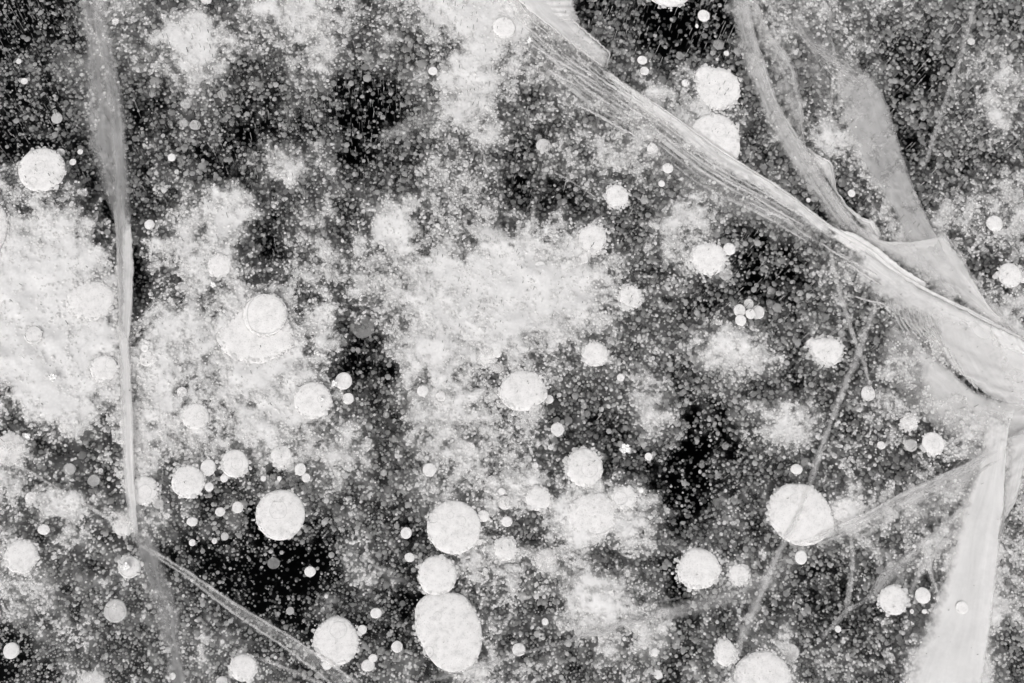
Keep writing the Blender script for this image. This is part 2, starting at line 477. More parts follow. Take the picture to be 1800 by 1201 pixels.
# milky cores of the clouds: froth too fine to pick apart, closed where the bubbles crowd ------
def mat_core(name, col, amp, soft, scale):
    m, t, out = new_mat(name)
    at_ = N(t, 'ShaderNodeAttribute'); at_.attribute_name = 'froth'
    g = N(t, 'ShaderNodeNewGeometry')
    n1 = N(t, 'ShaderNodeTexNoise'); n1.inputs['Scale'].default_value = scale; n1.inputs['Detail'].default_value = 2; n1.inputs['Roughness'].default_value = 0.7
    v1 = N(t, 'ShaderNodeTexVoronoi'); v1.inputs['Scale'].default_value = 330
    t.links.new(g.outputs['Position'], n1.inputs['Vector']); t.links.new(g.outputs['Position'], v1.inputs['Vector'])
    a = N(t, 'ShaderNodeMath', operation='ADD')
    b = N(t, 'ShaderNodeMath', operation='MULTIPLY_ADD'); b.inputs[1].default_value = amp; b.inputs[2].default_value = -0.5 * amp
    t.links.new(n1.outputs[0], b.inputs[0])
    cal = N(t, 'ShaderNodeMath', operation='MULTIPLY_ADD'); cal.inputs[1].default_value = -0.75; cal.inputs[2].default_value = 1.0
    t.links.new(at_.outputs['Fac'], cal.inputs[0])
    bm_ = N(t, 'ShaderNodeMath', operation='MULTIPLY'); t.links.new(b.outputs[0], bm_.inputs[0]); t.links.new(cal.outputs[0], bm_.inputs[1])
    t.links.new(at_.outputs['Fac'], a.inputs[0]); t.links.new(bm_.outputs[0], a.inputs[1])
    mr = N(t, 'ShaderNodeMapRange'); mr.interpolation_type = 'SMOOTHSTEP'
    mr.inputs['From Min'].default_value = 0.5 - soft; mr.inputs['From Max'].default_value = 0.5 + soft
    t.links.new(a.outputs[0], mr.inputs['Value'])
    gate = N(t, 'ShaderNodeMapRange'); gate.inputs['From Max'].default_value = 0.15
    t.links.new(at_.outputs['Fac'], gate.inputs['Value'])
    al = N(t, 'ShaderNodeMath', operation='MULTIPLY'); t.links.new(mr.outputs[0], al.inputs[0]); t.links.new(gate.outputs[0], al.inputs[1])
    c = ramp(t, v1.outputs['Distance'], [(0.0, (col, col * .985, col * .98)), (0.75, (col * .90, col * .90 * .985, col * .90 * .98))])
    d = N(t, 'ShaderNodeBsdfDiffuse'); t.links.new(c, d.inputs[0])
    tl = N(t, 'ShaderNodeBsdfTranslucent'); t.links.new(c, tl.inputs[0])
    md = N(t, 'ShaderNodeMixShader'); md.inputs[0].default_value = 0.12
    t.links.new(d.outputs[0], md.inputs[1]); t.links.new(tl.outputs[0], md.inputs[2])
    tr = N(t, 'ShaderNodeBsdfTransparent'); mx = N(t, 'ShaderNodeMixShader')
    t.links.new(al.outputs[0], mx.inputs[0]); t.links.new(tr.outputs[0], mx.inputs[1]); t.links.new(md.outputs[0], mx.inputs[2])
    t.links.new(mx.outputs[0], out.inputs[0])
    return m


M_CORE = mat_core('froth_core', 0.94, 1.5, 0.46, 400)
M_HAZE = mat_core('deep_froth', 0.82, 0.4, 0.55, 120)


def core(name, zb, amp, lo, hi, mat, step, seed, top):
    """lumpy film of froth at depth zb; thickness of the froth per point in the attribute froth"""
    global TRIS
    xs = np.arange(-PAD, W + PAD + 1, step); ys = np.arange(-PAD, H + PAD + 1, step)
    gx, gy = np.meshgrid(xs, ys)
    L = cover(gx, gy, 1.15)
    dn = top * smooth(lo, hi, L)
    z = zb + amp * (lump(gx, gy, 30, seed) - 0.5) + 0.0015 * (lump(gx, gy, 9, seed + 1) - 0.5)
    P = at(gx, gy, z).reshape(-1, 3)
    ny, nx = gx.shape
    i, j = np.meshgrid(np.arange(ny - 1), np.arange(nx - 1), indexing='ij')
    q = np.stack([i * nx + j, (i + 1) * nx + j, (i + 1) * nx + j + 1, i * nx + j + 1], -1).reshape(-1, 4)
    q = q[(dn.ravel()[q].max(1) > 0.02)]
    cx = gx.ravel()[q].mean(1); cy = gy.ravel()[q].mean(1)
    own = np.full(len(q), -1); bst = np.full(len(q), 1.0)
    for k_, (x_, y_, rx, ry, lab) in enumerate(CLOUDS):
        e = ((cx - x_) / rx) ** 2 + ((cy - y_) / ry) ** 2
        s_ = e < bst
        own[s_] = k_; bst[s_] = e[s_]
    for k_ in range(-1, len(CLOUDS)):
        f = q[own == k_]
        if not len(f): continue
        used, inv = np.unique(f, return_inverse=True)
        me = mesh_np(name, P[used], inv.reshape(f.shape))
        at_ = me.attributes.new('froth', 'FLOAT', 'POINT'); at_.data.foreach_set('value', dn.ravel()[used].astype(np.float32))
        TRIS += 2 * len(f)
        o = link(name, me, mat, CLOUD_OBJ[k_])
        o['kind'] = 'stuff'


core('froth_core', -0.0125, 0.005, 4.2, 9.5, M_CORE, 5.0, 41, 1.0)
core('deep_froth', -0.12, 0.04, 1.2, 6.4, M_HAZE, 9.0, 44, 0.66)

# needle channels: thin upright gas threads -------------------------------------
px, py = jitter_grid(9.0, 0.30)
far = np.clip((900 - py) / 700, 0.0, 1.0)
keep = rng.random(len(px)) < 0.08 + 0.46 * far * (0.4 + 0.9 * lump(px, py, 90, 21))
keep &= rng.random(len(px)) < np.where(py > 380, 0.25 + 0.75 * np.clip((px - 200) / 400, 0, 1), 1.0)
px, py = px[keep], py[keep]
zt = -0.0015 - 0.05 * rng.random(len(px)) ** 2
ln = np.clip(rng.lognormal(math.log(0.014), 0.40, len(px)), 0.005, 0.05)
T = at(px, py, zt)
B = T + np.stack([rng.normal(0, 0.0006, len(px)), rng.normal(0, 0.0006, len(px)), -ln], -1)
w = (0.24 + 0.20 * rng.random(len(px))) * 0.001
tri = np.array([(math.cos(a), math.sin(a), 0) for a in (0.5, 2.6, 4.7)])
V = np.concatenate([T[:, None] + tri[None] * w[:, None, None], B[:, None] + tri[None] * w[:, None, None] * 0.6], 1)
Fq = np.array([(0, 1, 4), (0, 4, 3), (1, 2, 5), (1, 5, 4), (2, 0, 3), (2, 3, 5), (0, 2, 1)])
Fc = Fq[None] + (np.arange(len(px)) * 6)[:, None, None]
TRIS += Fc.shape[0] * 7
nd = link('gas_needles', mesh_np('gas_needles', V.reshape(-1, 3), Fc.reshape(-1, 3)), M_NEEDLE)
tag(nd, 'thin upright needle-like gas threads standing in the ice', 'needles', kind='stuff')

# ------------------------------------------------------------------ single gas bubbles
OUTLINE = {   # measured outlines of the few bubbles that are not round (pixels from the centre, y down)
 'angular white bubble': [(-30, -18), (-18, -20), (0, -21), (12, -22), (22, -17), (30, -2), (24, 14), (8, 26), (-10, 22), (-24, 12)],
 'wide pale hat-shaped': [(-68, 2), (-50, -28), (-26, -48), (0, -70), (30, -62), (50, -40), (66, -10), (72, 14), (40, 34), (0, 44), (-40, 36)],
 'frothy lobe': [(-30, 0), (-22, -16), (-8, -22), (4, -28), (12, -18), (26, -20), (34, -8), (30, 2), (38, 12), (20, 20), (-6, 24), (-24, 18)],
 'very large bubble crossed': [(-57, 2), (-50, -28), (-30, -48), (0, -53), (24, -48), (46, -30), (60, -2), (62, 22), (40, 42), (10, 52), (-22, 46), (-44, 28)],
 'wide ragged bubble': [(-42, 4), (-34, -18), (-26, -22), (-8, -36), (10, -34), (26, -36), (36, -20), (43, 6), (30, 24), (8, 36), (-16, 30), (-34, 18)],
 'biggest bubble, an egg': [(-60, -15), (-58, -40), (-40, -58), (-10, -63), (22, -60), (40, -42), (52, -24), (60, 5), (58, 32), (46, 55), (22, 70), (-6, 66), (-30, 48), (-46, 22)],
 'large bubble with its lower side cut': [(-43, -14), (-34, -30), (-18, -41), (4, -44), (26, -36), (40, -18), (44, 6), (42, 26), (36, 38), (22, 30), (5, 17), (-20, 0)],
}


def radial(poly_, a):
    P_ = np.array(poly_, float); P_[:, 1] *= -1
    ang = np.arctan2(P_[:, 1], P_[:, 0]); o_ = np.argsort(ang); ang = ang[o_]; rr = np.hypot(P_[:, 0], P_[:, 1])[o_]
    a = (a + math.pi) % (2 * math.pi) - math.pi
    return np.interp(a, np.concatenate([[ang[-1] - 2 * math.pi], ang, [ang[0] + 2 * math.pi]]), np.concatenate([[rr[-1]], rr, [rr[0]]]))


def pancake(rx, ry, h, seed, rag=0.012, seg=40, outline=None, s=1.0):
    """flattened gas bubble: nearly flat top, rounded rim, flat underside"""
    r = random.Random(seed)
    ph = [(k, r.uniform(0, 6.28), r.gauss(0, 1) / k) for k in range(2, 12)]
    prof = [(0.0, 1.0), (0.35, 0.985), (0.62, 0.94), (0.82, 0.82), (0.93, 0.62), (0.985, 0.33), (1.0, 0.08), (0.97, -0.12)]
    V = [(0, 0, h)]
    for t, hh in prof[1:]:
        for i in range(seg):
            a = 2 * math.pi * i / seg
            k = 1 + rag * sum(c * math.cos(n_ * a + p) for n_, p, c in ph) * t
            if outline:
                rr = float(radial(outline, a)) * s
                V.append((rr * t * k * math.cos(a), rr * 1.04 * t * k * math.sin(a), h * hh))
            else:
                V.append((rx * t * k * math.cos(a), ry * t * k * math.sin(a), h * hh))
    nr = len(prof) - 1
    Fc = [(0, 1 + i, 1 + (i + 1) % seg) for i in range(seg)]
    for q in range(nr - 1):
        a, b = 1 + q * seg, 1 + (q + 1) * seg
        for i in range(seg):
            j = (i + 1) % seg
            Fc += [(a + i, b + i, b + j), (a + i, b + j, a + j)]
    V.append((0, 0, h * -0.12)); c = len(V) - 1; a = 1 + (nr - 1) * seg
    Fc += [(c, a + (i + 1) % seg, a + i) for i in range(seg)]
    return mesh_np('gas_bubble', np.array(V), np.array(Fc))


def ring_mesh(rx, ry, w, seg=36, wob=0.03, seed=1, arc=1.0):
    r = random.Random(seed)
    ph = [(k, r.uniform(0, 6.28), r.gauss(0, 1) / k) for k in range(2, 7)]
    V, Fc = [], []
    for i in range(seg):
        a = 2 * math.pi * i / seg
        k = 1 + wob * sum(c * math.cos(n_ * a + p) for n_, p, c in ph)
        ww = w * (0.6 + 0.5 * r.random())
        for (dr, dz) in ((-1, 0), (0, 0.55), (1, 0)):
            V.append(((rx * k + dr * ww) * math.cos(a), (ry * k + dr * ww) * math.sin(a), dz * ww))
    for i in range(int(seg * arc)):
        j = (i + 1) % seg
        for q in (0, 1):
            Fc += [(3 * i + q, 3 * i + q + 1, 3 * j + q + 1), (3 * i + q, 3 * j + q + 1, 3 * j + q)]
    return mesh_np('ring', np.array(V), np.array(Fc))


# x y rx ry | depth in mm | raggedness 0-9 | inner rings dx,dy,r;... | label
BUBBLES = """
74 299 41 39|8|0|-3 -6 9;-13 23 7|large smooth white bubble on dark ice beside the vertical crack
-14 402 27 46|8|0||white bubble cut off by the edge above the broad white cloud
302 277 7 7|6|0||tiny bright lone bubble in dark ice right of the vertical crack
203 38 6 6|10|1||tiny white bubble touching the vertical crack near the top
43 143 6 6|10|1||tiny white bubble in the dark top corner, lower of two
33 108 5 5|10|1||tiny white bubble in the dark top corner, upper of two
263 395 9 9|10|1||small white bubble just right of the vertical crack at its mid height
128 285 6 6|10|1||small bubble touching the large smooth bubble near the crack
141 267 5 5|10|1||tiny bubble of the string between the large smooth bubble and the crack
106 268 8 7|14|2||small bubble on the upper rim of the large smooth bubble
100 208 10 10|60|1||grey bubble above the large smooth bubble by the crack
363 -1 10 9|14|1||small bubble cut by the top edge over the round cloud
327 183 10 9|70|1||grey bubble in the upper dark field, near the cloud
323 217 8 7|70|1||small grey bubble in the upper dark field, left of a pair
343 220 10 9|70|1||grey bubble in the upper dark field, right of a pair
390 166 8 8|70|1||small grey bubble furthest right in the upper dark field
886 49 20 20|7|0||bright round bubble beside the start of the diagonal crack
835 20 11 11|16|1||pale bubble near the top edge inside the tall cloud
775 10 9 9|16|1||small pale bubble at the top edge of the tall cloud
761 125 8 8|7|0||small bright bubble on the flank of the tall cloud
785 125 9 9|18|1||paler twin of the small bright bubble beside the tall cloud
803 152 12 12|16|2||pale bubble low in the tall cloud
1129 106 9 8|8|1||upper of two small touching bubbles right of the diagonal crack
1133 125 8 8|8|1||lower of two small touching bubbles right of the diagonal crack
1084 346 21 21|8|3||round bubble ruled by dark needles under the diagonal crack
1147 262 10 10|12|1||small white bubble tight under the diagonal crack band
1105 280 14 13|45|2||dim grey bubble beside the small white one under the diagonal crack
1174 296 10 9|9|1||small white bubble below the diagonal crack with striped face
1163 323 6 6|9|1||tiny white bubble under the small one below the diagonal crack
955 256 13 12|40|2||grey bubble beside a black gap above the central cloud
680 375 12 11|20|2||pale bubble on the scalloped bubble cloud
1175 -20 43 34|6|0|0 0 38|large ringed bubble cut by the top edge
986 8 18 17|20|2||pale bubble half hidden by the top of the diagonal crack
1205 146 7 7|8|0||tiny bubble left of the large needle-marked bubble
1237 28 11 11|5|0||bright lone bubble in the black area at the top
1225 46 3 4|6|0||speck-like bubble under the bright lone bubble at the top
1277 94 5 5|6|0||tiny bright bubble above the large needle-marked bubble
1240 135 19 18|7|1||round lobe on the upper side of the large needle-marked bubble
1263 157 39 38|8|1|16 -4 9|large needle-marked bubble above its twin by the diagonal crack
1257 243 43 44|7|0|6 -14 13|large bubble with its lower side cut by the diagonal crack
1748 393 15 14|8|1||single round bubble on froth beyond the broad crack sheet
1775 484 22 21|8|1||white bubble at the edge below the single round one on froth
1799 487 11 11|10|1||small bubble cut by the edge, touching the white one
1497 340 7 7|10|1||small white bubble in the dark pocket under the folded sheets
1707 73 7 7|30|1||small grey bubble in the dark field beyond the thin straight crack
1421 352 4 4|8|1||tiny white bubble left of the kinked crack edge
386 467 21 21|8|1||round bubble on froth between vertical crack and hat-shaped dome
449 592 70 46|8|2||wide pale hat-shaped bubble spread under the outlined dome
160 530 40 37|9|3||pale disc with dotted rim on the broad cloud by the crack
466 554 38 37|3|0|3 0 35|dome bubble with a thin outline on the hat-shaped cloud
550 704 33 32|6|0|15 -2 7|large bright bubble with a glassy spot, below the hat-shaped cloud
604 670 15 15|7|0||round bubble touching the upper rim of the large bright one
344 732 24 23|8|1|8 0 7|round bubble with inner ring among the froth by the vertical crack
306 742 12 12|10|1||small bubble left of the ringed one in froth
320 689 9 9|9|1||small bubble above the ringed one in froth
59 589 16 16|8|0|0 0 14|faint disc outlined on the broad white cloud
183 648 25 23|7|2|11 -7 9|pale bubble with ring against the vertical crack
168 580 12 12|14|1||small pale bubble on the broad cloud near the crack
259 630 14 14|9|1||teardrop bubble just right of the vertical crack
255 612 7 7|8|1||tip of the teardrop bubble beside the vertical crack
345 605 10 9|14|2||pale small bubble in the froth below the round bubble
113 752 10 10|12|1||small bubble under the broad white cloud
17 790 27 29|16|3||pale ragged bubble cut by the edge below the broad cloud
221 745 11 11|10|1||upper of two small bubbles on the vertical crack
219 774 9 9|10|1||lower of two small bubbles on the vertical crack
265 800 14 13|14|2||pale bubble in froth right of the vertical crack
440 772 13 13|10|2||small white bubble above the chain of round bubbles
413 815 24 24|7|1|4 2 10|round bubble ending the chain on the froth
495 803 19 19|8|1||round bubble above the large target-like bubble
612 701 10 10|5|0||small bright bubble right of the large bright one
743 687 10 10|8|1||left of two small bubbles on froth below the centre
775 696 9 9|8|1||right of two small bubbles on froth below the centre
824 789 12 12|9|1||small white bubble in the froth above the pile of large bubbles
848 587 10 10|18|2||small pale bubble under the middle of the central cloud
855 628 17 16|10|2|0 0 14|pale ringed bubble at the foot of the central cloud
874 621 8 8|8|0||small white bubble beside the pale ringed one
812 610 10 10|22|2||faint bubble at the lower left of the central cloud
875 646 11 10|22|2||faint bubble under the pale ringed one
1046 623 23 22|8|1||round bubble at the lower corner of the central cloud
917 688 42 35|8|4||wide ragged bubble with needle marks below the central cloud
1042 420 25 25|8|4||round mottled bubble above the central cloud, fringed with dark gaps
1025 455 10 9|10|2||small bubble under the mottled one above the central cloud
950 468 10 9|9|1||small white bubble on the upper rim of the central cloud
1108 522 21 20|8|3||needle-marked bubble right of the central cloud
637 574 22 20|110|2||dim dark grey disc left of the central cloud
980 755 12 12|14|2||small bubble below right of the wide ragged one
1091 664 7 7|9|1||tiny bubble beside the narrow froth column
965 702 8 8|14|1||small bubble touching the wide ragged one
1140 803 7 7|5|0||tiny bright bubble right of the sparkling crystal
1027 822 33 33|8|2|8 4 14|round bubble below left of the sparkling crystal
1245 455 32 29|8|3||mottled oval bubble with dark needle marks
1282 438 11 11|6|0||small bright bubble beside the mottled oval one
1276 482 12 11|60|1||grey bubble below the mottled oval one
1300 546 11 11|10|1||left bubble of the small knot over the froth patch
1316 534 9 9|18|1||top bubble of the small knot over the froth patch
1319 552 9 9|7|1||middle bright bubble of the small knot over the froth patch
1302 563 10 10|8|1||lower bubble of the small knot over the froth patch
1332 549 12 12|22|1||right bubble of the small knot over the froth patch
1453 617 32 24|8|2||angular white bubble beside the thin slanting crack
1427 604 10 9|8|1||round lobe on the corner of the angular white bubble
1526 692 13 13|14|2||bubble at the foot of the thin crossing crack
1597 742 16 15|14|2||mottled bubble above the bright one near the crack node
1640 780 20 20|7|1|3 2 7|bright round bubble near the crack node
1601 783 12 11|40|2||dim bubble left of the bright round one near the node
1549 783 8 7|12|1||small oval bubble in dark ice left of the crack node
1681 580 11 11|4|1||pale bubble showing on the white crack mass
1413 780 14 13|120|2|0 0 12|dark ringed disc on the round froth patch
493 905 43 43|7|0|-4 -7 15|large target-like bubble with a disc at its centre over black ice
331 847 29 28|7|1||round bubble starting the chain beside the vertical crack
366 822 14 14|8|1||small bubble between the two round ones of the chain
368 856 8 8|7|0||small white bubble under the chain
394 841 7 7|7|0||tiny white bubble under the end of the chain
253 862 25 24|8|2|2 4 12|round bubble overlapping the vertical crack low down
463 841 5 5|6|0||tiny bright bubble above the large target-like one
491 841 4 4|6|0||speck bubble above the large target-like one
528 825 10 11|8|1||small bubble of a pair right of the target-like bubble
538 840 8 8|10|1||lower small bubble of the pair near the target-like bubble
54 875 10 10|8|1||small white bubble left of the small pale cloud
77 931 11 9|10|2||small oval bubble above the ragged bubble in the corner
38 978 29 29|8|3||large ragged bubble near the lower corner edge
165 845 11 10|40|2||dim bubble above the small pale cloud
122 825 11 10|40|2||dim bubble over the faint thin crack
418 892 10 10|14|1||small bubble left of the target-like one
387 900 9 8|14|1||small bubble second left of the target-like one
338 917 10 8|12|2||small oval bubble right of the lower vertical crack
293 907 6 5|12|1||tiny bubble hugging the lower vertical crack
338 954 6 6|10|1||tiny bubble over the thin diagonal crack at the bottom
377 951 5 5|10|1||tiny bubble over the black hollow, left side
395 943 7 7|50|1||tiny grey bubble over the black hollow
278 885 10 9|30|2||grey bubble right of the one overlapping the crack
545 1005 10 9|4|0||brilliant small bubble alone in the black hollow
218 924 17 18|20|2||pale bubble half behind the lower vertical crack
228 997 20 19|8|1|0 0 17|outlined bubble holding a sparkling crystal at the crack foot
203 1074 20 20|45|2|2 3 14|dull grey bubble below the crack foot
591 1127 40 40|7|1|3 -18 14|large bubble at the end of the thin diagonal crack
575 1169 9 8|9|1||small lobe under the large bubble at the crack end
428 1174 24 23|8|1||round bubble near the bottom edge under the thin crack
303 1189 6 6|10|1||tiny bubble at the bottom edge near the crack fan
20 1144 14 14|14|1||round bubble in the dark bottom corner
162 1199 23 17|24|2||bubble cut by the bottom edge near the corner
510 1074 7 7|70|1||dim tiny bubble in the black hollow
481 990 11 10|170|1||very dark disc deep in the black hollow
390 1198 10 9|30|1||dim bubble at the bottom edge
798 927 48 45|7|0|-7 -20 6;12 -10 8;-38 -15 9|large bubble topping the pile of three big ones
769 1012 34 34|7|1||middle bubble of the pile of three big ones
788 1108 60 65|7|0|-34 38 9;-20 -24 7|biggest bubble, an egg-shaped merged blob at the bottom of the pile
850 907 11 10|8|0||small bubble touching the top bubble of the pile
891 917 10 9|7|0||small white bubble right of the pile
888 884 13 12|12|1||small bubble above right of the pile
882 864 7 6|8|1||tiny bubble topping the small one by the pile
946 877 23 20|8|2||oval bubble between the pile and the oval cloud
930 853 9 8|16|1||small bubble above the oval one
864 846 9 10|12|2||small bubble above the pile, amid loose froth
755 826 12 12|9|1||small round bubble above the pile on froth
941 819 6 6|9|1||tiny bubble left of the round one by the sparkling crystal
1041 906 45 37|9|6||soft pale cloud-like bubble in the middle of the oval cloud
1097 875 22 20|7|2|-8 2 12|bubble on the shoulder of the oval cloud
1127 862 5 5|7|0||tiny bubble right of the oval cloud
1149 880 16 14|120|2||dark grey disc right of the oval cloud
714 937 10 10|6|0||bright small bubble left of the pile
720 980 9 8|8|2||small bubble left of the middle bubble of the pile
888 965 21 20|8|2|1 -6 10|round mottled bubble right of the pile
843 953 5 5|7|0||tiny bubble beside the top bubble of the pile
841 982 7 8|10|1||tiny bubble right of the middle bubble of the pile
853 1004 5 5|9|1||speck bubble on the froth strip
960 985 20 19|16|3||pale bubble above the froth slope
1013 994 7 7|50|1||small grey bubble right of the pale one
958 1093 6 6|7|0||tiny bright bubble on the froth slope side
912 1142 12 11|7|0||small white bubble where the thin low crack begins
661 1078 10 9|7|1||small bubble above the large one at the crack end
637 1107 8 8|7|0||small bubble right of the large one at the crack end
698 1137 10 10|7|1||small bubble left of the biggest egg-shaped bubble
656 1157 8 7|7|0||upper of two small touching bubbles at the bottom
647 1170 12 10|8|1||lower of two small touching bubbles at the bottom
843 1191 9 9|12|1||small bubble at the bottom edge under the biggest one
1151 1147 7 7|9|1||tiny bubble in the dark low field, upper
1157 1186 8 8|10|1||tiny bubble in the dark low field, at the bottom edge
1073 1044 7 6|8|1||tiny white bubble on the froth slope
1405 905 57 53|8|0|-10 -28 7|very large bubble crossed by the thin slanting crack
1487 901 27 23|11|6||frothy lobe attached to the very large crossed bubble
1228 1000 38 35|8|2||large bubble with needle fringe left of the crossed one
1298 1011 18 18|8|2||bubble right of the fringed large one
1408 980 11 12|7|1||small bubble under the very large crossed one
1400 825 11 9|8|1||small oval bubble above the very large crossed one
1570 1055 26 25|8|1||round bubble among the fan-shaped cracks
1622 1047 14 14|8|1||smaller round bubble among the fan-shaped cracks
1341 1197 52 50|8|2||large bubble cut by the bottom edge
1275 1148 20 22|8|3||bubble above left of the large bottom edge one
1390 1147 15 15|24|2||pale bubble above right of the large bottom edge one
1473 1106 6 6|8|0||tiny bubble at the end of the curved thin crack
1625 1075 5 4|8|0||tiny bubble below the smaller round one by the fans
1603 1075 4 4|8|0||speck bubble below the fan-shaped cracks
1691 1068 12 11|3|1||pale bubble showing on the broad white band
1671 1165 10 9|3|1||small pale bubble low on the broad white band
"""
RIM = []
k = 0
for line in BUBBLES.strip().splitlines():
    a, dmm, rag, rings, lab = line.split('|')
    x, y, rx, ry = map(float, a.split())
    zz = -float(dmm) * 0.001 - 0.004
    s = float(mpp(x, y, zz))
    R = max(rx, ry) * s
    h = min(0.20 * R, 0.0035)
    me = pancake(rx * s, ry * s * 1.05, h, 100 + k, 0.014 + 0.014 * int(rag), 48 if rx > 25 else 28 if rx > 9 else 18, next((v for k_, v in OUTLINE.items() if lab.startswith(k_)), None), s)
    o = link('gas_bubble', me, M_BUB)
    o.location = at(x, y, zz)
    tag(o, lab, 'bubble', 'single gas bubbles in the ice')
    if rx >= 16 and float(dmm) < 30:
        poly_ = next((v for k_, v in OUTLINE.items() if lab.startswith(k_)), None)
        m_ = int(2 * math.pi * max(rx, ry) / 3.4 * (0.7 + 0.5 * min(int(rag), 3)))
        an = rng.random(m_) * 2 * math.pi
        base = radial(poly_, an) if poly_ else np.hypot(rx * np.cos(an), ry * np.sin(an))
        q_ = base * (0.985 + (0.05 + 0.025 * min(int(rag), 4)) * rng.normal(0, 1, m_)) + 0.8
        zr = zz + h * 0.2 + np.where(q_ < base, 0.6 * h, 0.0)
        RIM.append((x + q_ * np.cos(an), y - q_ * np.sin(an), zr, np.clip(rng.lognormal(math.log(1.9), 0.4, m_), 0.9, 5.0)))
    if rings:
        for q, rr in enumerate(rings.split(';')):
            dx, dy, r_ = map(float, rr.split())
            ro = link('inner_ring', ring_mesh(r_ * s, r_ * s * 1.04, 0.0004, 40, 0.05, k * 7 + q), M_RING, o)
            t2 = min(1.0, math.hypot(dx / rx, dy / ry))
            ro.location = (dx * s, -dy * s, h * (1.0 - 0.10 * t2 ** 2 - (0.3 * max(0, r_ / rx - 0.6))) + 0.0002)
    k += 1

RX, RY, RZ, RR = (np.concatenate(v) for v in zip(*RIM))
stuff('rim_froth', D6, at(RX, RY, RZ), RR * mpp(RX, RY, RZ), M_FROTH, 'fine bubbles clinging around the rims of the single bubbles', 'froth', 0.9)

# ------------------------------------------------------------------ frost crystals (bright sparkling flakes)
def crystal(r, seed):
    rr = random.Random(seed)
    V, Fc = [], []
    for q in range(26):
        a, e = rr.uniform(0, 6.28), rr.uniform(0.1, 1.3)
        l = r * rr.uniform(0.45, 0.95)
        d = Vector((math.cos(a) * math.cos(e), math.sin(a) * math.cos(e), 0.5 * math.sin(e)))
        u = d.orthogonal().normalized(); v = d.cross(u).normalized()
        w = r * rr.uniform(0.28, 0.46)
        b = len(V)
        V += [tuple(u * w), tuple(-u * w * .5 + v * w), tuple(-u * w * .5 - v * w), tuple(d * l + u * w * .5), tuple(d * l + v * w * .5), tuple(d * l - v * w * .4)]
        Fc += [(b, b + 1, b + 4), (b, b + 4, b + 3), (b + 1, b + 2, b + 5), (b + 1, b + 5, b + 4), (b + 2, b, b + 3), (b + 2, b + 3, b + 5), (b + 3, b + 4, b + 5)]
    return mesh_np('frost_crystal', np.array(V), np.array(Fc), False)


for q, (x, y, r, lab) in enumerate([
    (1098, 790, 14, 'glittering frost crystal over the dark ice above the round bubble'),
    (221, 997, 13, 'sparkling frost crystal inside the outlined bubble at the crack foot'),
    (92, 663, 11, 'frost crystal gleaming on the broad white cloud'),
    (930, 72, 7, 'star-shaped frost crystal beside the diagonal crack'),
    (375, 501, 8, 'frost crystal hanging under the round bubble on froth'),
    (588, 674, 8, 'frost crystal between the two round bubbles below the hat-shaped cloud'),
    (48, 767, 8, 'frost crystal at the edge under the broad cloud'),
    (565, 702, 5, 'glassy chip on the large bright bubble')]):
    o = link('frost_crystal', crystal(r * float(mpp(x, y, 0)), 50 + q), M_FROST)
    o.location = at(x, y, -0.0035)
    tag(o, lab, 'frost crystal', 'sparkling frost crystals')

# ------------------------------------------------------------------ cracks
def poly(pts, t):
    pts = np.array(pts, float)
    s = np.concatenate([[0], np.cumsum(np.hypot(*np.diff(pts, axis=0).T))]); s /= s[-1]
    t = np.asarray(t)
    # Catmull-like smoothing: linear interpolation, then a light blur
    f = lambda u: np.stack([np.interp(np.clip(u, 0, 1), s, pts[:, i]) for i in (0, 1)], -1)
    e = 0.018
    return (f(t) * 2 + f(t - e) + f(t + e)) / 4


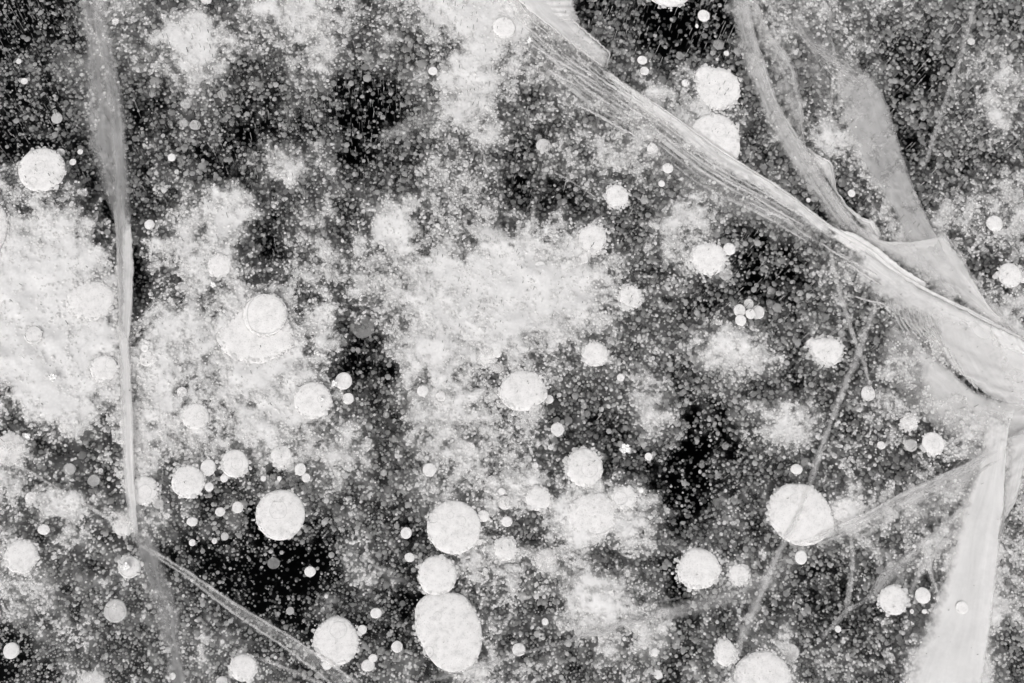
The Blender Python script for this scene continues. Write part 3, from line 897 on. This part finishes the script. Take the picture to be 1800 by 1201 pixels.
def sheet(name, A, B, za, zb, mat, parent, wav=0.0015, nu=90, nv=10, thick=0.0008, seed=0):
    """fracture face between its shallow edge A (depth za) and its deep edge B (depth zb), with a small thickness"""
    u = np.linspace(0, 1, nu); v = np.linspace(0, 1, nv)
    pa, pb = poly(A, u), poly(B, u)
    P = pa[:, None] * (1 - v)[None, :, None] + pb[:, None] * v[None, :, None]
    Z = za + (zb - za) * v[None, :] + np.zeros((nu, 1))
    Z = np.minimum(Z + wav * np.array([[mnoise.noise((i * 0.12, j * 0.5, seed * 3.7)) for j in range(nv)] for i in range(nu)]), -0.0015)
    # uneven edges
    ea = np.array([mnoise.noise((i * 0.35, seed * 1.9, 4.0)) for i in range(nu)])[:, None, None]
    P = P + ea * 2.2 * (np.abs(v - 0.5) * 2)[None, :, None] * np.array([0.8, -0.8])[None, None]
    top = at(P[..., 0], P[..., 1], Z); bot = top.copy(); bot[..., 2] -= thick
    V = np.concatenate([top.reshape(-1, 3), bot.reshape(-1, 3)])
    i, j = np.meshgrid(np.arange(nu - 1), np.arange(nv - 1), indexing='ij')
    q = np.stack([i * nv + j, (i + 1) * nv + j, (i + 1) * nv + j + 1, i * nv + j + 1], -1).reshape(-1, 4)
    n0 = nu * nv
    Fq = [q, q[:, ::-1] + n0]
    rim = [k * nv for k in range(nu)] + [(nu - 1) * nv + k for k in range(1, nv)] + [k * nv + nv - 1 for k in range(nu - 2, -1, -1)] + [k for k in range(nv - 2, 0, -1)]
    rim = np.array(rim); r2 = np.roll(rim, -1)
    Fq.append(np.stack([rim, rim + n0, r2 + n0, r2], -1))
    Fq = np.concatenate(Fq)
    me = mesh_np(name, V, Fq)
    ln = float(np.hypot(*np.diff(pa, axis=0).T).sum()) / 100.0
    uv = np.stack(np.broadcast_arrays(u[:, None] * ln, v[None]), -1).reshape(-1, 2)
    uv = np.concatenate([uv, uv])
    en = np.stack(np.broadcast_arrays(u[:, None], v[None]), -1).reshape(-1, 2); en = np.concatenate([en, en])
    lay = me.uv_layers.new(name='UVMap')
    li = np.empty(len(me.loops), np.int32); me.loops.foreach_get('vertex_index', li)
    lay.data.foreach_set('uv', uv[li].astype(np.float32).ravel())
    lay2 = me.uv_layers.new(name='ends'); lay2.data.foreach_set('uv', en[li].astype(np.float32).ravel())
    return link(name, me, mat, parent)


def off(pts, w):
    """edge polyline moved sideways; w a number or one per point"""
    p = np.array(pts, float); d = np.gradient(p, axis=0); d /= np.linalg.norm(d, axis=1)[:, None]
    nrm = np.stack([-d[:, 1], d[:, 0]], -1)
    return (p + nrm * np.broadcast_to(np.asarray(w, float), (len(p),))[:, None]).tolist()


def vein(name, pts, w, z, mat, parent, seed=0, dz=0.004):
    """narrow ridge of frosted ice along a crack line"""
    w = np.broadcast_to(np.asarray(w, float), (len(pts),))
    return sheet(name, off(pts, -w / 2), off(pts, w / 2), z, z - dz, mat, parent, 0.0006, 80, 5, 0.0010, seed)


#                 name                 op  uscale vscale lo    hi   base  ein   eout  holes
C_VEIL = mat_crack('veil_crack',       0.56, 0.6, 5,   0.32, 0.68, 0.25, 0.05, 0.90, 0.35)
C_FAINT = mat_crack('faint_crack',     0.24, 0.7, 5,   0.30, 0.68, 0.30, 0.35, 0.60, 0.30)
C_BAND = mat_crack('band_crack',       0.46, 0.5, 5,   0.30, 0.68, 0.50, 0.25, 0.30, 0.20)
C_MILK = mat_crack('milky_crack',      0.64, 0.5, 3,   0.28, 0.64, 0.50, 0.10, 0.45, 0.15, 0.95)
C_MASS = mat_crack('white_crack_mass', 0.92, 0.4, 3,   0.26, 0.62, 0.66, 0.05, 0.22, 0.10, 0.95)
C_MASF = mat_crack('white_crack_fade', 0.86, 0.6, 4,   0.28, 0.62, 0.45, 0.04, 0.75, 0.20, 0.92)
C_LEAF = mat_crack('grey_crack_leaf',  0.44, 0.5, 3,   0.25, 0.62, 0.65, 0.03, 0.22, 0.30, 0.74)
C_STRI = mat_crack('striped_crack',    0.72, 0.35, 17, 0.47, 0.63, 0.03, 0.06, 0.55, 0.55, 0.88)
C_LINE = mat_crack('crack_line',       0.40, 1.2, 2,   0.25, 0.62, 0.40, 0.45, 0.45, 0.35)
C_EDGE = mat_crack('bright_edge',      0.82, 1.2, 1.5, 0.22, 0.58, 0.40, 0.30, 0.30, 0.30, 0.90)


def crack(label, x, y):
    o = empty('ice_crack', (0, 0, 0))
    return tag(o, label, 'crack', 'cracks through the ice')


# 1 long vertical crack
c = crack('long pale vertical crack running the height of the ice beside the broad cloud', 200, 400)
sheet('fracture_sheet', [(140, -40), (146, 60), (149, 160), (152, 250), (172, 320), (204, 400), (212, 440)], [(176, -40), (196, 60), (212, 160), (224, 250), (228, 320), (222, 400), (216, 440)], -0.006, -0.03, C_BAND, c, seed=1, nu=110)
sheet('fracture_sheet', [(148, -40), (165, 60), (182, 130), (192, 200), (196, 300), (203, 420), (210, 560), (216, 700)], [(180, -40), (196, 60), (210, 130), (220, 200), (228, 300), (232, 420), (233, 560), (238, 700)], -0.005, -0.02, C_BAND, c, seed=3, nu=140)
sheet('fracture_sheet', [(196, 330), (203, 420), (206, 520), (209, 620), (212, 700), (215, 800), (220, 880), (230, 960)], [(230, 330), (233, 420), (235, 520), (232, 620), (236, 700), (238, 800), (250, 880), (272, 960)], -0.006, -0.02, C_MILK, c, seed=2, nu=140)
vein('crack_vein', [(206, 560), (216, 600), (221, 680), (224, 760), (228, 860), (238, 950)], [12, 20, 22, 22, 18, 12], -0.004, C_MILK, c, 4)
vein('crack_vein', [(222, 380), (224, 470), (222, 540), (218, 620)], [16, 24, 22, 14], -0.004, C_MILK, c, 5)
sheet('fracture_sheet', [(226, 920), (240, 985), (260, 1040), (274, 1080), (285, 1140), (300, 1240)], [(266, 920), (292, 985), (300, 1030), (316, 1060), (318, 1120), (345, 1240)], -0.009, -0.03, C_BAND, c, seed=6)
sheet('fracture_sheet', [(226, 975), (240, 1030), (262, 1070), (280, 1110)], [(246, 975), (262, 1030), (284, 1070), (296, 1110)], -0.015, -0.04, C_FAINT, c, seed=7)
# 2
c = crack('thin double crack slanting down from the vertical crack foot to the bottom edge', 400, 1060)
K2 = [(240, 952), (290, 985), (330, 1010), (420, 1075), (500, 1125), (560, 1168), (640, 1230)]
sheet('fracture_sheet', off(K2, [-4, -5, -7, -12, -16, -20, -22]), off(K2, [4, 5, 8, 13, 17, 20, 24]), -0.006, -0.03, C_FAINT, c, seed=8)
vein('crack_vein', off(K2, [-2, -3, -4, -7, -10, -13, -16]), 7, -0.004, C_LINE, c, 9)
vein('crack_vein', off(K2, [2, 3, 4, 8, 10, 12, 15]), 7, -0.012, C_LINE, c, 10)
vein('crack_vein', [(430, 1150), (510, 1178), (560, 1200), (600, 1225)], [4, 10, 14, 14], -0.02, C_LINE, c, 11)
# 3 faint
c = crack('faint thin crack crossing the small pale cloud near the edge', 110, 865)
vein('crack_vein', [(20, 812), (70, 840), (110, 865), (165, 895), (210, 928)], [5, 7, 7, 9, 8], -0.014, C_LINE, c, 12)
# 4 main diagonal
c = crack('main bright diagonal crack from the top edge down to the far side', 1300, 290)
R1 = [(860, -90), (945, 28), (1000, 70), (1064, 121), (1130, 168), (1200, 217)]
R2 = [(1120, 161), (1190, 210), (1260, 261), (1300, 287), (1350, 318), (1400, 352), (1440, 385), (1480, 412)]
sheet('fracture_sheet', [(800, -100), (865, -40), (930, 20), (985, 62), (1066, 124)], [(1010, -100), (1006, -40), (1004, 20), (1030, 56), (1078, 98)], -0.0035, -0.010, C_MASS, c, seed=20)
sheet('fracture_sheet', [(1010, -40), (1010, 10), (1022, 40)], [(830, -40), (860, 10), (900, 40)], -0.005, -0.012, C_MASF, c, seed=19)
sheet('fracture_block', [(998, 72), (1030, 97), (1065, 123)], [(1018, 48), (1045, 70), (1072, 93)], -0.003, -0.010, C_MILK, c, seed=21)
vein('crack_edge', [(945, 28), (1010, 80), (1064, 121)], 4, -0.002, C_EDGE, c, 22)
vein('crack_edge', [(1000, 30), (1045, 68), (1072, 93), (1066, 122)], 3.5, -0.002, C_EDGE, c, 23)
sheet('fracture_sheet', R1, off(R1, [90, 92, 95, 92, 84, 76]), -0.006, -0.05, C_FAINT, c, seed=28, nu=120, nv=14)
sheet('striped_face', R1, off(R1, [70, 80, 95, 98, 90, 80]), -0.004, -0.03, C_STRI, c, seed=29, nu=120, nv=14)
sheet('fracture_sheet', R1[3:], off(R1[3:], [12, 16, 18]), -0.003, -0.010, C_MILK, c, seed=18)
sheet('fracture_sheet', R2, off(R2, [14, 22, 32, 30, 26, 24, 24, 24]), -0.003, -0.006, C_MASF, c, seed=24, nu=130)
sheet('fracture_sheet', R2, off(R2, [110, 120, 120, 112, 100, 90, 80, 66]), -0.008, -0.06, C_FAINT, c, seed=25, nu=130, nv=14)
sheet('striped_face', R2, off(R2, [90, 95, 100, 96, 86, 78, 68, 60]), -0.006, -0.04, C_STRI, c, seed=17, nu=130, nv=14)
RIDGE = R1[3:4] + R2 + [(1530, 440), (1565, 472), (1620, 506), (1700, 545), (1760, 577), (1860, 628)]
vein('crack_edge', RIDGE, [5, 5, 7, 7, 7, 7, 8, 9, 10, 11, 9, 8, 9, 10, 10], -0.002, C_EDGE, c, 26)
vein('crack_edge', [(1130, 190), (1180, 228), (1215, 252), (1262, 280), (1330, 325), (1440, 398)], 3.5, -0.010, C_EDGE, c, 27)
for q, (x0, y0, x1, y1) in enumerate([(930, 76, 1010, 122), (955, 92, 1060, 150), (985, 96, 1050, 135), (1010, 130, 1075, 172), (1015, 143, 1085, 190), (1022, 150, 1070, 182), (1005, 178, 1090, 220), (960, 120, 1020, 152),
                                      (1030, 190, 1120, 240), (1080, 170, 1150, 215), (1215, 262, 1300, 318), (1250, 300, 1330, 345), (1310, 352, 1400, 392), (1320, 342, 1420, 400), (1340, 335, 1440, 396), (1150, 225, 1200, 262),
                                      (1470, 440, 1545, 485), (1480, 455, 1555, 505), (1440, 425, 1500, 462), (1500, 520, 1560, 535)]):
    vein('stripe', [(x0, y0), ((x0 + x1) / 2, (y0 + y1) / 2 + 2), (x1, y1)], [2.5, 4.5, 2.5], -0.005, C_EDGE, c, 30 + q)
sheet('fracture_sheet', [(1462, 400), (1505, 410), (1545, 436), (1585, 470), (1640, 504)], [(1452, 412), (1500, 442), (1545, 468), (1590, 494), (1640, 518)], -0.003, -0.008, C_MASS, c, seed=50)
sheet('fracture_sheet', [(1500, 428), (1540, 455), (1620, 508), (1700, 548), (1760, 580), (1860, 632)], [(1470, 470), (1520, 520), (1580, 575), (1660, 620), (1740, 650), (1860, 690)], -0.004, -0.014, C_MASF, c, seed=51)
sheet('fracture_sheet', [(2000, 700), (1880, 640), (1760, 582), (1700, 552), (1620, 510)], [(2000, 820), (1880, 760), (1760, 712), (1700, 670), (1620, 580)], -0.005, -0.012, C_MASS, c, seed=52, wav=0.003)
sheet('fracture_sheet', [(1640, 540), (1650, 600), (1690, 655), (1745, 706)], [(1800, 600), (1800, 640), (1810, 690), (1830, 730)], -0.004, -0.008, C_MILK, c, seed=55)
sheet('fracture_facet', [(1733, 566), (1770, 584), (1860, 630)], [(1750, 612), (1790, 622), (1860, 655)], -0.003, -0.006, C_MASS, c, seed=53)
sheet('striped_face', [(1560, 490), (1600, 510), (1635, 530), (1650, 590), (1690, 650)], [(1540, 570), (1570, 610), (1600, 650), (1640, 700), (1700, 750)], -0.006, -0.05, C_STRI, c, seed=54, nu=100, nv=14)
sheet('fracture_sheet', [(1570, 540), (1640, 610), (1700, 680), (1760, 740)], [(1530, 650), (1590, 720), (1660, 770), (1740, 800)], -0.012, -0.05, C_BAND, c, seed=56)
for q in range(9):
    x0, y0 = 1565 + 9 * q, 528 + 3 * q
    vein('stripe', [(x0, y0), (x0 + 10, y0 + 30), (x0 + 28 + 2 * q, y0 + 62)], [2, 4, 2], -0.005, C_EDGE, c, 120 + q)
for q in range(4):
    x0, y0 = 1655 + 12 * q, 600 + 12 * q
    vein('stripe', [(x0, y0), (x0 + 12, y0 + 28), (x0 + 30, y0 + 52)], [6, 9, 3], -0.0045, C_MILK, c, 130 + q)
# 5 upper right folded crack
c = crack('folded grey crack sheet hanging from the top edge to the diagonal crack', 1400, 200)
S1R = [(1308, -40), (1324, 50), (1346, 120), (1370, 190), (1400, 235), (1416, 262), (1440, 302), (1482, 362), (1540, 430)]
S1L = [(1272, -40), (1294, 60), (1306, 115), (1334, 186), (1366, 250), (1404, 316), (1434, 356), (1465, 398), (1510, 440)]
sheet('fracture_sheet', S1R, S1L, -0.004, -0.02, C_BAND, c, seed=60)
sheet('fracture_sheet', S1R, off(S1R, 22), -0.0035, -0.012, C_VEIL, c, seed=61)
vein('crack_edge', S1R, 5, -0.003, C_LINE, c, 62)
FOLD = [(1318, -30), (1352, 58), (1382, 92), (1400, 122), (1410, 185), (1413, 258)]
sheet('fracture_sheet', FOLD, [(1300, -30), (1330, 80), (1348, 135), (1368, 190), (1390, 222), (1411, 258)], -0.006, -0.02, C_VEIL, c, seed=63)
vein('crack_edge', FOLD, 4, -0.006, C_LINE, c, 64)
sheet('fracture_sheet', [(1325, -30), (1390, 30), (1402, 120), (1440, 200)], [(1470, -30), (1480, 60), (1480, 130), (1478, 220)], -0.012, -0.04, C_FAINT, c, seed=58)
KINK = [(1416, 258), (1432, 272), (1458, 283), (1465, 302), (1470, 336), (1490, 366), (1516, 386), (1534, 392), (1552, 424)]
sheet('fracture_sheet', KINK, off(S1R[5:], -2), -0.006, -0.012, C_MILK, c, seed=65)
vein('crack_edge', KINK, [3, 4, 4.5, 4.5, 4, 6, 8, 13, 6], -0.003, C_EDGE, c, 66)
for q, pts in enumerate([[(1425, 285), (1450, 330), (1475, 375), (1520, 425)], [(1434, 280), (1445, 315), (1475, 350), (1505, 395), (1550, 440)], [(1440, 290), (1456, 330), (1492, 385), (1540, 425)], [(1400, 260), (1430, 320), (1462, 372), (1500, 418)]]):
    vein('crack_edge', pts, 6, -0.006, C_LINE, c, 67 + q)
sheet('fracture_sheet', [(1520, 395), (1552, 424), (1600, 425), (1660, 412), (1690, 450), (1706, 482), (1740, 540), (1800, 600)], [(1460, 392), (1500, 412), (1550, 452), (1600, 490), (1640, 512), (1690, 540), (1760, 578), (1840, 615)], -0.005, -0.012, C_MILK, c, seed=69, nv=16)
sheet('fracture_sheet', [(1600, 420), (1640, 470), (1700, 530)], [(1540, 420), (1580, 470), (1650, 520)], -0.004, -0.008, C_VEIL, c, seed=57)
# 6 broad leaf
c = crack('broad leaf-shaped grey crack sheet in the upper corner', 1540, 280)
LEAFR = [(1520, 125), (1536, 146), (1548, 160), (1562, 190), (1580, 255), (1598, 310), (1612, 346), (1632, 388), (1655, 430), (1680, 480)]
sheet('fracture_sheet', LEAFR, [(1462, 110), (1466, 128), (1472, 165), (1478, 205), (1494, 262), (1518, 305), (1548, 345), (1574, 385), (1596, 430), (1620, 480)], -0.006, -0.011, C_LEAF, c, seed=70, nv=16)
vein('crack_edge', LEAFR, 4, -0.005, C_LINE, c, 71)
sheet('fracture_sheet', [(1388, 10), (1398, 50), (1420, 85), (1460, 110), (1490, 135), (1530, 160)], [(1402, 10), (1416, 45), (1444, 65), (1484, 88), (1516, 108), (1548, 150)], -0.008, -0.02, C_VEIL, c, seed=72)
for q in range(7):
    vein('stripe', [(1398 + 4 * q, 30 + 8 * q), (1424 + 2 * q, 74 + 5 * q), (1468, 94 + 7 * q), (1512 + 2 * q, 112 + 10 * q)], 3, -0.007, C_LINE, c, 73 + q)
vein('crack_edge', [(1632, 388), (1662, 412), (1690, 450), (1706, 482), (1732, 516), (1772, 570), (1850, 660)], [5, 5, 6, 8, 9, 9, 8], -0.004, C_LINE, c, 81)
sheet('fracture_sheet', [(1740, 520), (1772, 568), (1830, 640)], [(1690, 520), (1730, 560), (1800, 605)], -0.005, -0.015, C_BAND, c, seed=82)
# 7 thin straight
c = crack('thin straight grey crack in the upper corner between bubbles', 1670, 150)
vein('crack_vein', [(1720, -20), (1692, 90), (1665, 170), (1645, 230), (1628, 285), (1620, 312)], [10, 11, 12, 13, 12, 6], -0.010, C_LINE, c, 83)
c = crack('pair of fine upright cracks below the top edge between the folded sheets', 1460, 90)
vein('crack_vein', [(1458, -20), (1462, 60), (1466, 100), (1460, 210)], 6, -0.010, C_LINE, c, 84)
vein('crack_vein', [(1476, 100), (1477, 150), (1472, 210)], 8, -0.010, C_LINE, c, 85)
# 8 thin slanting
c = crack('thin slanting crack running down across the very large bubble', 1450, 770)
vein('crack_vein', [(1552, 500), (1530, 560), (1502, 640), (1480, 692), (1450, 770), (1430, 832), (1410, 890), (1385, 940), (1355, 1000), (1335, 1050), (1310, 1110), (1275, 1200)], [14, 16, 17, 16, 14, 15, 15, 15, 20, 22, 20, 18], -0.004, C_LINE, c, 86)
c = crack('thin crack crossing the slanting one beside the angular bubble', 1490, 560)
vein('crack_vein', [(1452, 410), (1475, 510), (1500, 590), (1520, 640), (1532, 695)], [12, 11, 11, 10, 5], -0.006, C_LINE, c, 87)
# 9 bottom right
c = crack('broad white crack band falling from the crack node to the bottom edge', 1720, 1000)
sheet('fracture_sheet', [(1790, 700), (1772, 765), (1768, 830), (1766, 890), (1759, 925), (1753, 1000), (1748, 1050), (1742, 1100), (1735, 1150), (1724, 1240), (1710, 1340)],
      [(1720, 700), (1730, 765), (1715, 830), (1695, 880), (1675, 940), (1662, 1000), (1646, 1050), (1628, 1100), (1602, 1150), (1570, 1240), (1520, 1340)], -0.0035, -0.010, C_MASS, c, seed=90, nv=16)
sheet('fracture_sheet', [(1766, 880), (1753, 1000), (1742, 1100), (1724, 1240)], [(1650, 900), (1610, 1000), (1570, 1100), (1540, 1240)], -0.010, -0.03, C_VEIL, c, seed=94)
sheet('fracture_sheet', [(1830, 740), (1800, 830), (1787, 882), (1766, 918)], [(1764, 765), (1764, 830), (1760, 890), (1756, 920)], -0.0035, -0.008, C_MILK, c, seed=91)
vein('crack_edge', [(1764, 780), (1767, 840), (1764, 915), (1756, 960)], 4, -0.0025, C_EDGE, c, 92)
sheet('fracture_sheet', [(1600, 590), (1660, 640), (1720, 690), (1780, 705), (1980, 715)], [(1600, 720), (1670, 780), (1730, 810), (1780, 820), (1980, 800)], -0.009, -0.02, C_MILK, c, seed=93)
c = crack('long pale crack arm sweeping from the crack node to the large bubble', 1580, 870)
sheet('fracture_sheet', [(1768, 765), (1700, 812), (1640, 840), (1590, 862), (1530, 896), (1470, 924), (1395, 956)], [(1766, 820), (1700, 858), (1650, 880), (1600, 906), (1550, 932), (1480, 956), (1420, 976)], -0.005, -0.016, C_VEIL, c, seed=95)
sheet('fracture_sheet', [(1768, 770), (1700, 815), (1630, 852), (1560, 890)], [(1765, 880), (1720, 915), (1660, 940), (1590, 960)], -0.008, -0.03, C_VEIL, c, seed=96)
vein('crack_vein', [(1764, 785), (1700, 824), (1620, 860), (1560, 890), (1500, 920)], [9, 8, 7, 7, 5], -0.004, C_LINE, c, 97)
vein('crack_vein', [(1764, 800), (1710, 838), (1650, 868), (1590, 892)], 8, -0.004, C_LINE, c, 98)
sheet('fracture_sheet', [(1410, 948), (1340, 1000), (1270, 1024), (1200, 1052), (1130, 1082)], [(1440, 976), (1345, 1056), (1270, 1080), (1200, 1096), (1140, 1106)], -0.006, -0.03, C_FAINT, c, seed=99)
c = crack('thin low crack wandering along the bottom under the froth slope', 1000, 1125)
vein('crack_vein', [(1210, 1068), (1130, 1088), (1080, 1102), (990, 1130), (920, 1148), (860, 1166), (760, 1196), (700, 1215)], [26, 18, 14, 10, 8, 7, 7, 7], -0.005, C_LINE, c, 100)
vein('crack_vein', [(1200, 1050), (1170, 1056), (1145, 1058)], [4, 6, 3], -0.006, C_LINE, c, 101)
# 10 fans
c = crack('fan of fine curved cracks around two round bubbles by the white band', 1600, 1000)
vein('crack_vein', [(1622, 958), (1580, 982), (1550, 1005), (1534, 1035), (1530, 1052), (1490, 1072), (1465, 1100), (1440, 1125)], [9, 8, 7, 7, 9, 12, 14, 16], -0.006, C_LINE, c, 102)
vein('crack_vein', [(1618, 940), (1628, 980), (1640, 1020), (1652, 1050)], [7, 10, 11, 7], -0.005, C_LINE, c, 103)
vein('crack_vein', [(1628, 985), (1610, 1020), (1600, 1045)], [12, 16, 10], -0.006, C_LINE, c, 104)
vein('crack_vein', [(1700, 920), (1665, 945), (1640, 980), (1626, 1000)], [24, 20, 14, 9], -0.006, C_LINE, c, 105)
sheet('fracture_sheet', [(1622, 955), (1590, 975), (1545, 1008), (1528, 1052)], [(1632, 990), (1615, 1010), (1605, 1040), (1590, 1075)], -0.009, -0.03, C_VEIL, c, seed=106)
sheet('fracture_sheet', [(1700, 880), (1650, 925), (1605, 960)], [(1710, 960), (1670, 1000), (1640, 1040)], -0.009, -0.03, C_VEIL, c, seed=107)
c = crack('short upright crack below the frothy lobe', 1495, 1010)
vein('crack_vein', [(1496, 935), (1500, 990), (1494, 1035), (1488, 1075)], [10, 12, 15, 12], -0.006, C_LINE, c, 108)
c = crack('soft grey smear of a deep crack left of the tall cloud', 740, 215)
vein('crack_vein', [(660, 248), (730, 220), (770, 200), (810, 175)], [20, 46, 52, 34], -0.02, C_FAINT, c, 109)
c = crack('hair-thin crack above the round mottled bubble', 1010, 325)
vein('crack_vein', [(965, 298), (1000, 316), (1030, 335), (1058, 356)], 4, -0.006, C_LINE, c, 110)

print('triangles in scattered bubbles', TRIS)
